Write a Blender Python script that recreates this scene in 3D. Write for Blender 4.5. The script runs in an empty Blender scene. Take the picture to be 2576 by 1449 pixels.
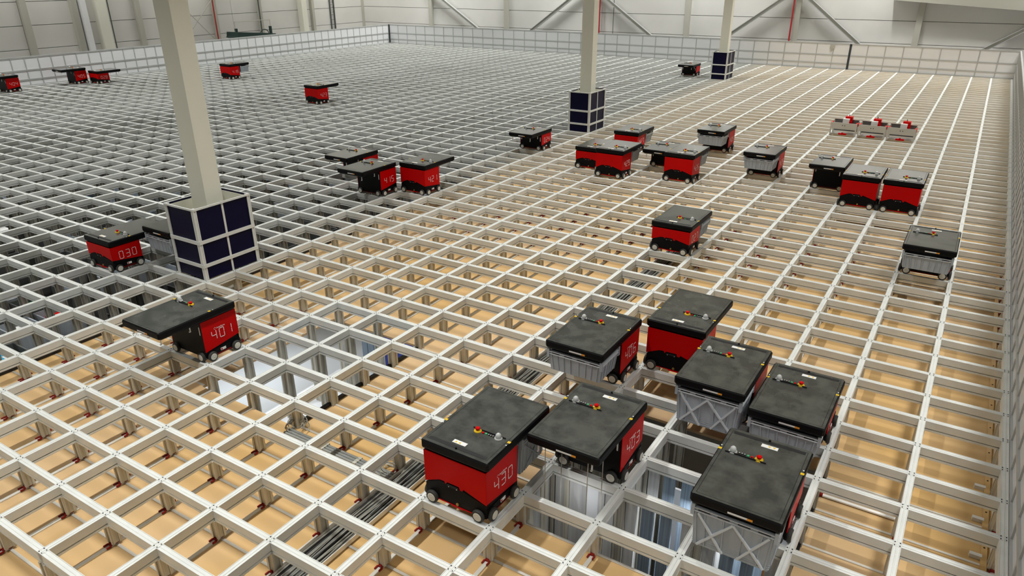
import bpy, math, random
from mathutils import Vector, Matrix

random.seed(7)
R = math.radians
SC = bpy.context.scene
COL = SC.collection

# ------------------------------------------------------------------ camera, world, lights, exposure
LX, LB = 0.705, 0.51513            # cell pitch of the track grid along x and y
NA, NB0, NB1 = 47, -6, 62          # columns run x = -47..0, rows y = -6..62
XW, YW = -NA * LX - 5.2, NB1 * LB + 3.4   # hall walls
ZF, ZC = -3.3, 8.5                 # hall floor, ceiling
ZD = -0.335                        # deck under the grid
cd = bpy.data.cameras.new('camera'); cam = bpy.data.objects.new('camera', cd); COL.objects.link(cam)
cam.location = (-0.9415, -4.7664, 4.0907)
cam.rotation_euler = (R(64.9174), R(0.2137), R(32.1905))
cd.sensor_fit = 'HORIZONTAL'; cd.sensor_width = 36.0
cd.lens = 1813.61 / 2576 * 36.0
cd.shift_y = 50.0 / 2576
cd.clip_start = 0.05; cd.clip_end = 300
SC.camera = cam

SC.view_settings.view_transform = 'Standard'
SC.view_settings.look = 'None'
SC.view_settings.gamma = 1.0
SC.view_settings.use_curve_mapping = False
SC.view_settings.exposure = 0.0
SC.cycles.use_denoising = True
SC.cycles.max_bounces = 5
SC.cycles.diffuse_bounces = 3
SC.cycles.glossy_bounces = 3
SC.cycles.sample_clamp_indirect = 3.0

W = bpy.data.worlds.new('world'); SC.world = W; W.use_nodes = True
W.node_tree.nodes['Background'].inputs[0].default_value = (0.8, 0.85, 0.9, 1)
W.node_tree.nodes['Background'].inputs[1].default_value = 0.3


def area(loc, sx, sy, power, color=(1, .97, .92), rot=(0, 0, 0)):
    l = bpy.data.lights.new('lamp', 'AREA'); l.shape = 'RECTANGLE'; l.size = sx; l.size_y = sy
    l.energy = power; l.color = color
    o = bpy.data.objects.new('lamp', l); COL.objects.link(o); o.location = loc; o.rotation_euler = rot
    return o


# rows of ceiling lamps running across the hall, cooler towards the far left, warmer on the near right
for j in range(9):
    for i in range(5):
        x = 2.2 - i * 8.2; y = -6.5 + j * 4.9
        t = min(1, max(0, (i * .22 + j * .05)))
        l_ = area((x, y, ZC - .25), *((1.8, .25) if i == 0 else (.25, 1.8)), 128 * (1 + .07 * max(0, j - 3)), (1.0 - .03 * t, .995, .975 + .02 * t)); l_.data.spread = R(98)

# unseen lights added to brighten the back and left walls
for i in range(6): area((4.0 - i * 8.0, YW - 2.2, ZC - .5), 5.0, .3, 230, (1, .99, .97), (R(28), 0, 0))
for j in range(5): area((XW + 2.4, -2.0 + j * 8.0, ZC - .5), .3, 5.0, 210, (1, .98, .94), (0, R(28), 0))

# ------------------------------------------------------------------ materials
def mat(name, col, rough=.5, metal=0.0, spec=.5, noise=None, coat=0, bump=None):
    m = bpy.data.materials.new(name); m.use_nodes = True
    nt = m.node_tree; b = nt.nodes['Principled BSDF']
    b.inputs['Base Color'].default_value = (*col, 1); b.inputs['Roughness'].default_value = rough
    b.inputs['Metallic'].default_value = metal
    b.inputs['Specular IOR Level'].default_value = spec
    b.inputs['Coat Weight'].default_value = coat
    if noise:
        col2, scale, stretch, rng = noise
        tc = nt.nodes.new('ShaderNodeTexCoord'); mp = nt.nodes.new('ShaderNodeMapping')
        geo = nt.nodes.new('ShaderNodeNewGeometry')
        mp.inputs['Scale'].default_value = stretch
        n = nt.nodes.new('ShaderNodeTexNoise'); n.inputs['Scale'].default_value = scale; n.inputs['Detail'].default_value = 4
        r = nt.nodes.new('ShaderNodeValToRGB')
        r.color_ramp.elements[0].position = rng[0]; r.color_ramp.elements[1].position = rng[1]
        r.color_ramp.elements[0].color = (*col2, 1); r.color_ramp.elements[1].color = (*col, 1)
        nt.links.new(geo.outputs['Position'], mp.inputs['Vector']); nt.links.new(mp.outputs['Vector'], n.inputs['Vector'])
        nt.links.new(n.outputs['Fac'], r.inputs['Fac']); nt.links.new(r.outputs['Color'], b.inputs['Base Color'])
        if bump:
            bp = nt.nodes.new('ShaderNodeBump'); bp.inputs['Strength'].default_value = bump; bp.inputs['Distance'].default_value = .01
            nt.links.new(n.outputs['Fac'], bp.inputs['Height']); nt.links.new(bp.outputs['Normal'], b.inputs['Normal'])
    return m


M = dict(
    alu=mat('brushed_aluminium', (.80, .81, .77), .42, .1, .5, ((.74, .75, .71), 5, (1, 1, 1), (.3, .6))),
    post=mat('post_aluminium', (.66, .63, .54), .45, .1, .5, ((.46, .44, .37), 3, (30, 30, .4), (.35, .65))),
    upright=mat('shaded_upright_aluminium', (.46, .43, .36), .5, .1, .5, ((.26, .25, .21), 3, (30, 30, .4), (.35, .65))),  # post aluminium darkened: shade of the deep storage put into the colour
    deck=mat('deck_board', (.66, .47, .28), .6, 0, .3, ((.58, .355, .115), .3, (1, 1, 1), (.3, .7))),
    strip=mat('galvanised_strip', (.70, .68, .62), .4, .3),
    red=mat('robot_red', (.58, .0008, .001), .38, 0, .10),
    redbit=mat('red_plastic', (.22, .009, .005), .6, 0, .2),
    black=mat('black_shell', (.0025, .0025, .003), .5, 0, .15),
    tyre=mat('tyre_rubber', (.03, .03, .026), .7),
    hub=mat('wheel_hub', (.72, .70, .62), .4, .1),
    lid=mat('slate_lid', (.080, .085, .076), .19, 0, 1.0, ((.040, .044, .041), 7, (1, 1, 1), (.36, .62))),
    groove=mat('dark_groove', (.004, .004, .005), .6),
    white=mat('white_print', (.86, .85, .82), .5),
    yellow=mat('yellow_plastic', (.80, .52, .01), .45),
    green=mat('green_plastic', (.04, .45, .16), .45),
    orange=mat('orange_print', (.85, .33, .02), .5),
    gold=mat('brass', (.45, .32, .10), .35, .7),
    bin=mat('grey_bin_plastic', (.46, .50, .54), .42, 0, .5, ((.39, .43, .47), 3, (6, 6, 1), (.35, .65))),
    binlight=mat('pale_bin_rib', (.68, .71, .73), .42),
    bindark=mat('shaded_bin_dark_plate', (.11, .115, .11), .55),  # bin grey darkened with the shade of deep storage; also lift back plates
    navy=mat('navy_panel', (.0018, .0010, .024), .4, 0, .15),
    cream=mat('cream_paint', (.86, .85, .73), .6, 0, .3),
    fence=mat('fence_panel', (.88, .885, .89), .22, 0, .5),
    fbar=mat('fence_aluminium', (.52, .53, .52), .4, .3),
    darkbar=mat('dark_gate_bar', (.03, .04, .045), .5),
    wall=mat('wall_panel', (.78, .765, .72), .6, 0, .3, ((.70, .69, .65), .35, (1, 1, 1), (.35, .65))),
    wallback=mat('panel_joint', (.30, .29, .27), .8),
    steel=mat('wall_steel', (.50, .49, .42), .55, 0, .3),
    redpipe=mat('red_pipe', (.42, .02, .02), .45),
    pipe=mat('dark_pipe', (.10, .11, .10), .5),
    machine=mat('machine_green', (.010, .035, .028), .5),
    blacktrim=mat('black_angle', (.006, .006, .008), .5),
    floor=mat('concrete_floor', (.42, .43, .44), .6, 0, .3, ((.36, .37, .38), .8, (1, 1, 1), (.3, .7))),
    sheet=mat('grey_sheet_metal', (.62, .63, .63), .4, .1, .5, ((.46, .47, .47), 4, (8, 8, .3), (.35, .65))),
    whitesheet=mat('white_sheet', (.80, .83, .86), .4),
    blue=mat('blue_panel', (.006, .025, .26), .4),
    bluegrey=mat('blue_grey_profile', (.25, .33, .40), .4, .3, .5, ((.16, .20, .26), 4, (20, 20, .3), (.35, .65))),
    cable=mat('cable_grey', (.33, .32, .27), .6),
    cableblk=mat('cable_black', (.03, .03, .028), .6),
    conduit=mat('conduit_grey', (.26, .27, .25), .5),
    card=mat('brown_card', (.42, .20, .06), .7),
    cyan=mat('cyan_pack', (.02, .38, .62), .5),
    silver=mat('silver_panel', (.60, .58, .52), .35, .4),
)
gm = bpy.data.materials.new('clear_dome'); gm.use_nodes = True
gb = gm.node_tree.nodes['Principled BSDF']
gb.inputs['Base Color'].default_value = (.88, .89, .86, 1); gb.inputs['Roughness'].default_value = .12
gb.inputs['Transmission Weight'].default_value = .35
M['dome'] = gm


# ------------------------------------------------------------------ mesh helpers
class MB:
    def __init__(s): s.v = []; s.f = []

    def box(s, x0, y0, z0, x1, y1, z1):
        n = len(s.v)
        s.v += [(x0, y0, z0), (x1, y0, z0), (x1, y1, z0), (x0, y1, z0), (x0, y0, z1), (x1, y0, z1), (x1, y1, z1), (x0, y1, z1)]
        s.f += [(n, n + 3, n + 2, n + 1), (n + 4, n + 5, n + 6, n + 7), (n, n + 1, n + 5, n + 4), (n + 1, n + 2, n + 6, n + 5), (n + 2, n + 3, n + 7, n + 6), (n + 3, n, n + 4, n + 7)]
        return s

    def prism(s, pts, h0, h1, axis='z'):
        """polygon pts (2D) extruded along an axis: z:(x,y) x:(y,z) y:(x,z)"""
        n = len(s.v); k = len(pts)
        def P(p, h):
            return (p[0], p[1], h) if axis == 'z' else ((h, p[0], p[1]) if axis == 'x' else (p[0], h, p[1]))
        s.v += [P(p, h0) for p in pts] + [P(p, h1) for p in pts]
        a = sum(pts[i][0] * pts[(i + 1) % k][1] - pts[(i + 1) % k][0] * pts[i][1] for i in range(k))
        flip = (a < 0) != ((h1 < h0)) != (axis == 'y')
        fs = [tuple(reversed(range(n, n + k))), tuple(range(n + k, n + 2 * k))]
        for i in range(k):
            j = (i + 1) % k
            fs.append((n + i, n + j, n + k + j, n + k + i))
        if flip: fs = [tuple(reversed(f)) for f in fs]
        s.f += fs
        return s

    def bar(s, p, q, w, h=None, up=(0, 0, 1)):
        h = h or w
        p = Vector(p); q = Vector(q); d = (q - p).normalized(); u = Vector(up)
        if abs(d.dot(u)) > .95: u = Vector((1, 0, 0))
        x = d.cross(u).normalized() * w / 2; y = x.cross(d).normalized() * h / 2
        n = len(s.v)
        s.v += [tuple(p - x - y), tuple(p + x - y), tuple(p + x + y), tuple(p - x + y), tuple(q - x - y), tuple(q + x - y), tuple(q + x + y), tuple(q - x + y)]
        s.f += [(n, n + 3, n + 2, n + 1), (n + 4, n + 5, n + 6, n + 7), (n, n + 1, n + 5, n + 4), (n + 1, n + 2, n + 6, n + 5), (n + 2, n + 3, n + 7, n + 6), (n + 3, n, n + 4, n + 7)]
        return s

    def cyl(s, c, r, h0, h1, axis='z', seg=16, r1=None):
        r1 = r if r1 is None else r1
        n = len(s.v)
        for rr, h in ((r, h0), (r1, h1)):
            for i in range(seg):
                t = 2 * math.pi * i / seg; a, b = rr * math.cos(t), rr * math.sin(t)
                if axis == 'z': s.v.append((c[0] + a, c[1] + b, c[2] + h))
                elif axis == 'x': s.v.append((c[0] + h, c[1] + a, c[2] + b))
                else: s.v.append((c[0] + b, c[1] + h, c[2] + a))
        s.f.append(tuple(reversed(range(n, n + seg)))); s.f.append(tuple(range(n + seg, n + 2 * seg)))
        for i in range(seg):
            j = (i + 1) % seg; s.f.append((n + i, n + j, n + seg + j, n + seg + i))
        return s

    def lathe(s, c, prof, axis='z', seg=16):
        n = len(s.v)
        for r, h in prof:
            for i in range(seg):
                t = 2 * math.pi * i / seg; a, b = r * math.cos(t), r * math.sin(t)
                if axis == 'z': s.v.append((c[0] + a, c[1] + b, c[2] + h))
                elif axis == 'x': s.v.append((c[0] + h, c[1] + a, c[2] + b))
                else: s.v.append((c[0] + b, c[1] + h, c[2] + a))
        for k in range(len(prof) - 1):
            for i in range(seg):
                j = (i + 1) % seg
                s.f.append((n + k * seg + i, n + k * seg + j, n + (k + 1) * seg + j, n + (k + 1) * seg + i))
        s.f.append(tuple(reversed(range(n, n + seg)))); m = n + (len(prof) - 1) * seg
        s.f.append(tuple(range(m, m + seg)))
        return s

    def tube(s, pts, r, seg=6):
        pts = [Vector(p) for p in pts]; n0 = len(s.v)
        for i, p in enumerate(pts):
            d = (pts[min(i + 1, len(pts) - 1)] - pts[max(i - 1, 0)]).normalized()
            u = Vector((0, 0, 1)) if abs(d.z) < .9 else Vector((1, 0, 0))
            x = d.cross(u).normalized(); y = x.cross(d)
            for k in range(seg):
                t = 2 * math.pi * k / seg
                s.v.append(tuple(p + x * r * math.cos(t) + y * r * math.sin(t)))
        for i in range(len(pts) - 1):
            for k in range(seg):
                j = (k + 1) % seg; a = n0 + i * seg
                s.f.append((a + k, a + j, a + seg + j, a + seg + k))
        return s

    def mesh(s, name, m, smooth=False):
        me = bpy.data.meshes.new(name); me.from_pydata(s.v, [], s.f); me.materials.append(M[m])
        if smooth:
            me.polygons.foreach_set('use_smooth', [True] * len(me.polygons))
            try: me.set_sharp_from_angle(angle=R(40))
            except Exception: pass
        me.update()
        return me


def tag(o, label=None, cat=None, group=None, kind=None):
    if label: o['label'] = label
    if cat: o['category'] = cat
    if group: o['group'] = group
    if kind: o['kind'] = kind
    return o


def link(name, me, parent=None, loc=None, rz=0):
    o = bpy.data.objects.new(name, me); COL.objects.link(o)
    if parent: o.parent = parent
    if loc: o.location = loc
    if rz: o.rotation_euler[2] = rz
    return o


def empty(name, loc=(0, 0, 0), rz=0):
    o = bpy.data.objects.new(name, None); COL.objects.link(o); o.empty_display_size = .1
    o.location = loc; o.rotation_euler[2] = rz
    return o


def kids(o, table):
    return table.get(o.name, [])


# ------------------------------------------------------------------ hall shell
def struct(name, me, label, parent=None, loc=None):
    o = link(name, me, parent, loc); tag(o, label, None, None, 'structure'); return o

X1, Y0 = 9.0, -11.0
struct('floor', MB().box(XW - .3, Y0 - .3, ZF - .2, X1 + .3, YW + .3, ZF).mesh('floor', 'floor'), 'concrete hall floor far below the track grid')
struct('ceiling', MB().box(XW - .3, Y0 - .3, ZC, X1 + .3, YW + .3, ZC + .2).mesh('ceiling', 'steel'), 'pale hall ceiling above the lamps')
struct('wall_right', MB().box(X1, Y0 - .3, ZF, X1 + .2, YW + .3, ZC).mesh('wall_right', 'wall'), 'pale side wall of the hall behind the right fence')
struct('wall_front', MB().box(XW - .3, Y0 - .2, ZF, X1 + .3, Y0, ZC).mesh('wall_front', 'wall'), 'pale hall wall behind the viewer')
wb = struct('wall_back', MB().box(XW - .3, YW, ZF, X1 + .3, YW + .2, ZC).mesh('wall_back', 'wallback'), 'pale back wall of wide sandwich panels with steel posts')
wl = struct('wall_left', MB().box(XW - .2, Y0, ZF, XW, YW + .2, ZC).mesh('wall_left', 'wallback'), 'pale left wall of wide sandwich panels with steel posts')

ZROW = [(-3.3, -2.2), (-2.2, -1.1), (-1.1, -.1), (-.1, .9), (.9, 1.9), (1.9, 2.9), (2.9, 3.9), (3.9, 5.4), (5.4, 7.0), (7.0, 8.5)]
bays = [-38.33, -32.3, -26.5, -20.7, -15.05, -9.45, -4.05, 1.7, 9.0]
for i in range(len(bays) - 1):
    for z0, z1 in ZROW:
        link('wall_sheet', MB().box(bays[i] + .01, YW - .06, z0 + .012, bays[i + 1] - .01, YW, z1 - .012).mesh('wall_sheet', 'wall'), wb)
for x in bays[:-1]:
    link('wall_post', MB().box(x - .13, YW - .26, ZF, x + .13, YW - .06, ZC).mesh('wall_post', 'steel'), wb)
ly = [Y0, -5.0, 1.0, 7.0, 13.0, 18.6, 24.4, 30.1, YW]
for i in range(len(ly) - 1):
    for z0, z1 in ZROW:
        link('wall_sheet', MB().box(XW, ly[i] + .01, z0 + .012, XW + .06, ly[i + 1] - .01, z1 - .012).mesh('wall_sheet', 'wall'), wl)
for y, w, h in ((7.0, .16, .2), (13.15, .14, .2), (15.4, .14, .25), (18.6, .13, .2), (23.15, .12, .2), (26.3, .10, .2), (30.47, .1, .2)):
    link('wall_post', MB().box(XW + .06, y - w, ZF, XW + .06 + h, y + w, ZC).mesh('wall_post', 'steel'), wl)
# broad white and cream columns in front of the left wall
for n, (y, w, mt, lb) in enumerate(((15.75, .13, 'fence', 'white steel column at the left wall beside the wide cream column'), (16.62, .24, 'cream', 'wide cream column at the left wall beyond the near pillar'), (29.55, .2, 'cream', 'cream column at the left wall right of the dark work platform'))):
    o = link('wall_column', MB().box(XW + .06, y - w, ZF, XW + .46, y + w, ZC).mesh('wall_column', mt)); tag(o, lb, 'column')
for k, (y, r_, mt, lb) in enumerate(((17.0, .03, 'pipe', 'thin dark pipe on the left wall beside the wide cream column'), (23.0, .035, 'redpipe', 'thin red pipe on the left wall left of the dark work platform'), (26.12, .04, 'pipe', 'thin dark pipe on the left wall right of the dark work platform'))):
    o = link('wall_pipe', MB().cyl((XW + .35, y, 0), r_, ZF, ZC, 'z', 8).mesh('wall_pipe', mt)); tag(o, lb, 'pipe')
o = empty('wall_ladder', (XW + .12, 32.25, 0)); tag(o, 'narrow dark ladder fixed upright on the left wall near the far corner', 'ladder')
for s in (-1, 1): link('stile', MB().box(-.04, s * .17 - .025, ZF, .04, s * .17 + .025, 7).mesh('stile', 'pipe'), o)
rung_me = MB().box(-.02, -.17, -.012, .02, .17, .012).mesh('rung', 'pipe')
for k in range(34): link('rung', rung_me, o, (0, 0, ZF + .3 + k * .3))
# cross brace of thin rods on the left wall
o = empty('rod_brace', (XW + .4, 21.9, 0)); tag(o, 'crossed thin rods bracing the left wall left of the dark work platform', 'brace')
for a, b in (((0, -2.0, 3.6), (0, 1.2, .3)), ((0, 2.2, 3.8), (0, -1.5, .3))): link('rod', MB().bar(a, b, .03).mesh('rod', 'steel'), o)
# diagonal braces, pipes and beam on the back wall
D = [((-31.18, 2.41), (-29.27, 1.24), 'steel brace sloping down right on the back wall nearest the far left corner'),
     ((-22.08, 2.56), (-23.98, 1.26), 'steel brace sloping down left on the back wall left of the pair of red pipes'),
     ((-19.69, 2.60), (-17.67, 1.25), 'steel brace sloping down right on the back wall beside the pair of red pipes'),
     ((-10.24, 2.75), (-12.54, 1.11), 'steel brace sloping down left on the back wall left of the single red pipe'),
     ((-8.96, 2.77), (-6.46, .86), 'steel brace sloping down right on the back wall right of the single red pipe'),
     ((.08, 1.72), (-1.71, .51), 'steel brace on the back wall above the far right fence corner')]
for (xa, za), (xb, zb), lb in D:
    dx, dz = xa - xb, za - zb; top = 1.6; bot = 1.4 if lb.endswith('corner') and xa > 0 else 1.0
    o = empty('wall_brace', (xb, YW - .32, zb)); tag(o, lb, 'brace')
    l = math.hypot(dx, dz); ux, uz = dx / l, dz / l
    p = (-ux * bot, 0, -uz * bot); q = (dx + ux * top, 0, dz + uz * top)
    nx, nz = -uz, ux
    for s, nm in ((-1, 'flange'), (1, 'flange')):
        link(nm, MB().bar((p[0] + nx * s * .07, 0, p[2] + nz * s * .07), (q[0] + nx * s * .07, 0, q[2] + nz * s * .07), .16, .02, (nx, 0, nz)).mesh('flange', 'fbar'), o)
    link('web', MB().bar(p, q, .03, .14, (nx, 0, nz)).mesh('web', 'steel'), o)
for x, lb in ((-20.32, 'left one of two red pipes side by side on the back wall'), (-20.16, 'right one of two red pipes side by side on the back wall'), (-9.66, 'single red pipe beside a post on the back wall behind the third blue column guard')):
    o = link('wall_pipe', MB().cyl((x, YW - .3, 0), .04, ZF, ZC, 'z', 8).mesh('wall_pipe', 'redpipe')); tag(o, lb, 'pipe')
o = link('wall_pipe', MB().cyl((-19.3, YW - .3, 0), .02, ZF, ZC, 'z', 6).mesh('wall_pipe', 'pipe')); tag(o, 'very thin dark pipe on the back wall right of the pair of red pipes', 'pipe')
o = link('wall_beam', MB().prism([(-5.3, 2.80), (9, 1.85), (9, 2.6), (-5.3, 3.55)], YW - .55, YW - .1, 'y').mesh('wall_beam', 'steel')); tag(o, 'sloping grey steel beam high on the back wall at the right', 'beam')

# dark work platform parked between the left fence and the left wall
wp = empty('work_platform', (XW + 1.6, 24.2, ZF)); tag(wp, 'dark green work platform with end posts standing behind the left fence', 'platform')
h = .72 - ZF
link('platform_bed', MB().prism([(-1.25, h + .05), (-1.0, h - .02), (1.35, h + .02), (1.45, h + .12), (-1.15, h + .34), (-1.2, h + .12)], -.5, .5, 'x').mesh('platform_bed', 'machine'), wp)
link('mast', MB().box(-.3, -.5, .2, .3, .5, h).mesh('mast', 'machine'), wp)
link('base', MB().box(-.6, -1.1, 0, .6, 1.1, .25).mesh('base', 'machine'), wp)
for y in (-.9, 1.5):
    link('end_post', MB().box(-.06, y - .06, h + .05, .06, y + .06, h + .5).mesh('end_post', 'machine'), wp)
link('guard_frame', MB().tube([(0, -.95, h + .3), (0, -.95, h + .85), (0, 1.52, h + .85), (0, 1.52, h + .3)], .018).mesh('guard_frame', 'steel'), wp)
link('hoop', MB().tube([(0, 1.05 + .3 * math.cos(t), h + .1 + .25 * math.sin(t)) for t in [math.pi * k / 10 for k in range(11)]], .025).mesh('hoop', 'machine'), wp)

# ------------------------------------------------------------------ deck with its openings
XE = -14.5 * LX
holes = [(-11.25 * LX, -9.0 * LX, -1.05 * LB, 3.1 * LB), (-5.08 * LX, -1.95 * LX, -1.0 * LB, 3.2 * LB)]
xs = sorted({XE, .35} | {h[0] for h in holes} | {h[1] for h in holes})
yb = NB0 * LB - .5; ye = NB1 * LB + .2
ys = sorted({yb, ye} | {h[2] for h in holes} | {h[3] for h in holes})
dm = MB()
for i in range(len(xs) - 1):
    for j in range(len(ys) - 1):
        cx, cy = (xs[i] + xs[i + 1]) / 2, (ys[j] + ys[j + 1]) / 2
        if any(h[0] < cx < h[1] and h[2] < cy < h[3] for h in holes): continue
        dm.box(xs[i], ys[j], ZD - .03, xs[i + 1], ys[j + 1], ZD)
struct('floor_deck', dm.mesh('floor_deck', 'deck'), 'tan board deck under the near and right part of the track grid')
tn = 0
def trim(x0, y0, x1, y1):
    global tn; tn += 1
    struct('trim_%d' % tn, MB().box(x0, y0, ZD - .10, x1, y1, ZD + .035).mesh('trim', 'blacktrim'), 'black angle trim along an open edge of the tan deck')
trim(XE - .03, yb, XE, ye)
for h in holes:
    trim(h[1] - .035, h[2], h[1], h[3])

# ------------------------------------------------------------------ the track grid
grid = empty('track_grid', (0, 0, 0)); tag(grid, 'large grid of pale aluminium rails on posts filling the hall', 'track grid')
PROF = [(-.030, 0), (-.026, 0), (-.023, -.005), (-.006, -.005), (-.004, -.001), (.004, -.001), (.006, -.005), (.023, -.005), (.026, 0), (.030, 0),
        (.030, -.079), (.012, -.080), (.012, -.090), (.030, -.091), (.030, -.112), (-.030, -.112), (-.030, -.091), (-.012, -.090), (-.012, -.080), (-.030, -.079)]
L = (NB1 - NB0) * LB
a_me = MB().prism(PROF, 0, 1, 'y').mesh('track_rail', 'alu')
def rail_mesh(axis, l0, l1, dz):
    return MB().prism([(p[0], p[1] + dz) for p in PROF], l0, l1, axis).mesh('track_rail', 'alu')
ra = rail_mesh('y', NB0 * LB - .03, NB1 * LB + .03, 0)
rb = rail_mesh('x', -NA * LX - .03, .03, -.0012)
for a in range(-NA, 1): link('track_rail', ra, grid, (a * LX, 0, 0))
for b in range(NB0, NB1 + 1): link('cross_rail', rb, grid, (0, b * LB, 0))

CAM = Vector(cam.location)
fwd = Vector((0, 0, -1)); fwd.rotate(cam.rotation_euler)
rgt = Vector((1, 0, 0)); rgt.rotate(cam.rotation_euler)
def seen(p, lim=.80):
    d = Vector(p) - CAM; z = d.dot(fwd)
    return z > .6 and abs(d.dot(rgt)) / z < lim
def inhole(x, y):
    return any(h[0] - .02 < x < h[1] + .02 and h[2] < y < h[3] for h in holes)
deck_n, deep_n = [], []
for a in range(-NA, 1):
    for b in range(NB0, NB1 + 1):
        p = (a * LX, b * LB, 0)
        (deck_n if p[0] > XE and not inhole(p[0], p[1]) else deep_n).append(p)
key = lambda p: (0 if seen(p) else 1, (Vector(p) - CAM).length)
deck_n.sort(key=key); deep_n.sort(key=key)
w, n = .043, .020
PP = [(-w, -w), (-n, -w), (-n, -w + .01), (n, -w + .01), (n, -w), (w, -w), (w, -n), (w - .01, -n), (w - .01, n), (w, n), (w, w), (n, w), (n, w - .01), (-n, w - .01), (-n, w), (-w, w), (-w, n), (-w + .01, n), (-w + .01, -n), (-w, -n)]
post_me = MB().prism(PP, ZD + .03, -.105).mesh('grid_post', 'post')
foot = MB().box(-.052, -.02, ZD + .013, .05, .02, ZD + .03)
foot.box(.040, -.012, ZD + .03, .050, .012, ZD + .055).box(-.09, -.03, ZD + .012, -.05, -.018, ZD + .026).box(-.09, .018, ZD + .012, -.05, .03, ZD + .026)
foot.cyl((.048, 0, ZD + .05), .012, 0, .02, 'x', 8)
foot_me = foot.mesh('red_foot', 'redbit')
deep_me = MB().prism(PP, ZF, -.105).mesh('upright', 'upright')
for p in deck_n[:300]:
    o = link('grid_post', post_me, grid, p); f = link('red_foot', foot_me, o); f.rotation_euler[2] = R(90)
short_me = MB().prism(PP, -1.297, -.105).mesh('upright', 'post')
def on_table(p): return holes[0][0] - .9 < p[0] < holes[0][1] + .1 and holes[0][2] < p[1] < holes[0][3]
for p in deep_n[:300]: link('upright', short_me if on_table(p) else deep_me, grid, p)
def joined(name, plist, z0, m, r=.034):
    mb = MB()
    for p in plist: mb.box(p[0] - r, p[1] - r, z0, p[0] + r, p[1] + r, -.105)
    o = link(name, mb.mesh(name, m), grid); o['kind'] = 'stuff'; return o
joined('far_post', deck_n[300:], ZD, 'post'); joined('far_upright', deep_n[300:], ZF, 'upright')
sm = MB()
for p in deck_n[:300] + deep_n[:60]:
    if (Vector(p) - CAM).length > 13: continue
    for sx in (-1, 1):
        for sy in (-1, 1): sm.cyl((p[0] + sx * .019, p[1] + sy * .019, -.0048), .0042, 0, .0062, 'z', 6)
o = link('screw_heads', sm.mesh('screw_heads', 'groove'), grid); o['kind'] = 'stuff'
# flat floor strips that tie the posts together on the deck
sa = MB().box(-.018, yb + .1, ZD, .018, ye - .1, ZD + .012).mesh('floor_strip', 'strip')
def strip_runs(lo, hi, cuts):
    out = []; cur = lo
    for c0, c1 in sorted(cuts):
        if c0 > cur: out.append((cur, c0))
        cur = max(cur, c1)
    if cur < hi: out.append((cur, hi))
    return out
for a in range(-14, 1):
    x = a * LX
    for y0, y1 in strip_runs(yb + .1, ye - .1, [(h[2], h[3]) for h in holes if h[0] - .02 < x < h[1] + .02]):
        link('floor_strip', MB().box(x - .018, y0, ZD, x + .018, y1, ZD + .012).mesh('floor_strip', 'strip'), grid)
for b in range(NB0, NB1 + 1):
    y = b * LB
    for x0, x1 in strip_runs(XE + .02, .3, [(h[0], h[1]) for h in holes if h[2] < y < h[3]]):
        link('cross_strip', MB().box(x0, y - .012, ZD, x1, y + .012, ZD + .009).mesh('cross_strip', 'strip'), grid)

# ------------------------------------------------------------------ perimeter fence
FZ = (0.0, .22, .575, 1.06)
def fence(name, label, o0, d, n, pitch, dark=()):
    """o0: start point, d: unit direction, n cells"""
    rz = math.atan2(d[1], d[0]); f = empty(name, o0, rz); tag(f, label, 'fence', 'fence around the track grid')
    post = MB().box(-.018, -.02, -.1, .018, .02, FZ[3]).mesh('fence_post', 'fbar')
    dk = MB().box(-.045, -.035, -.1, .045, .035, FZ[3] + .01).mesh('dark_post', 'darkbar')
    for i in range(n + 1):
        link('dark_post' if i in dark else 'fence_post', dk if i in dark else post, f, (i * pitch, 0, 0))
    for k, z in enumerate(FZ):
        link('fence_rail', MB().box(0, -.024, z - .022, n * pitch, .024, z + .022).mesh('fence_rail', 'fbar'), f)
    for k in range(3):
        me = MB().box(.012, -.004, FZ[k] + .02, pitch - .012, .004, FZ[k + 1] - .02).mesh('fence_panel', 'fence')
        for i in range(n): link('fence_panel', me, f, (i * pitch, 0, 0))
    return f
ff = fence('perimeter_fence', 'far fence of white panels running along the back wall', (-NA * LX - .06, NB1 * LB + .08, 0), (1, 0), NA, (NA * LX + .14) / NA, (0, 38))
fence('perimeter_fence', 'left fence of white panels running along the left wall', (-NA * LX - .09, NB0 * LB, 0), (0, 1), NB1 - NB0, ((NB1 - NB0) * LB - .0) / (NB1 - NB0))
fence('perimeter_fence', 'right fence of white panels seen edge-on beside the bare rows', (.058, NB0 * LB, 0), (0, 1), NB1 - NB0, ((NB1 - NB0) * LB + .03) / (NB1 - NB0))
link('gate_latch', MB().box(26.05, -.07, .86, 26.25, .0, 1.02).box(26.1, -.06, .74, 26.14, -.02, .86).mesh('gate_latch', 'steel'), ff)

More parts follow.
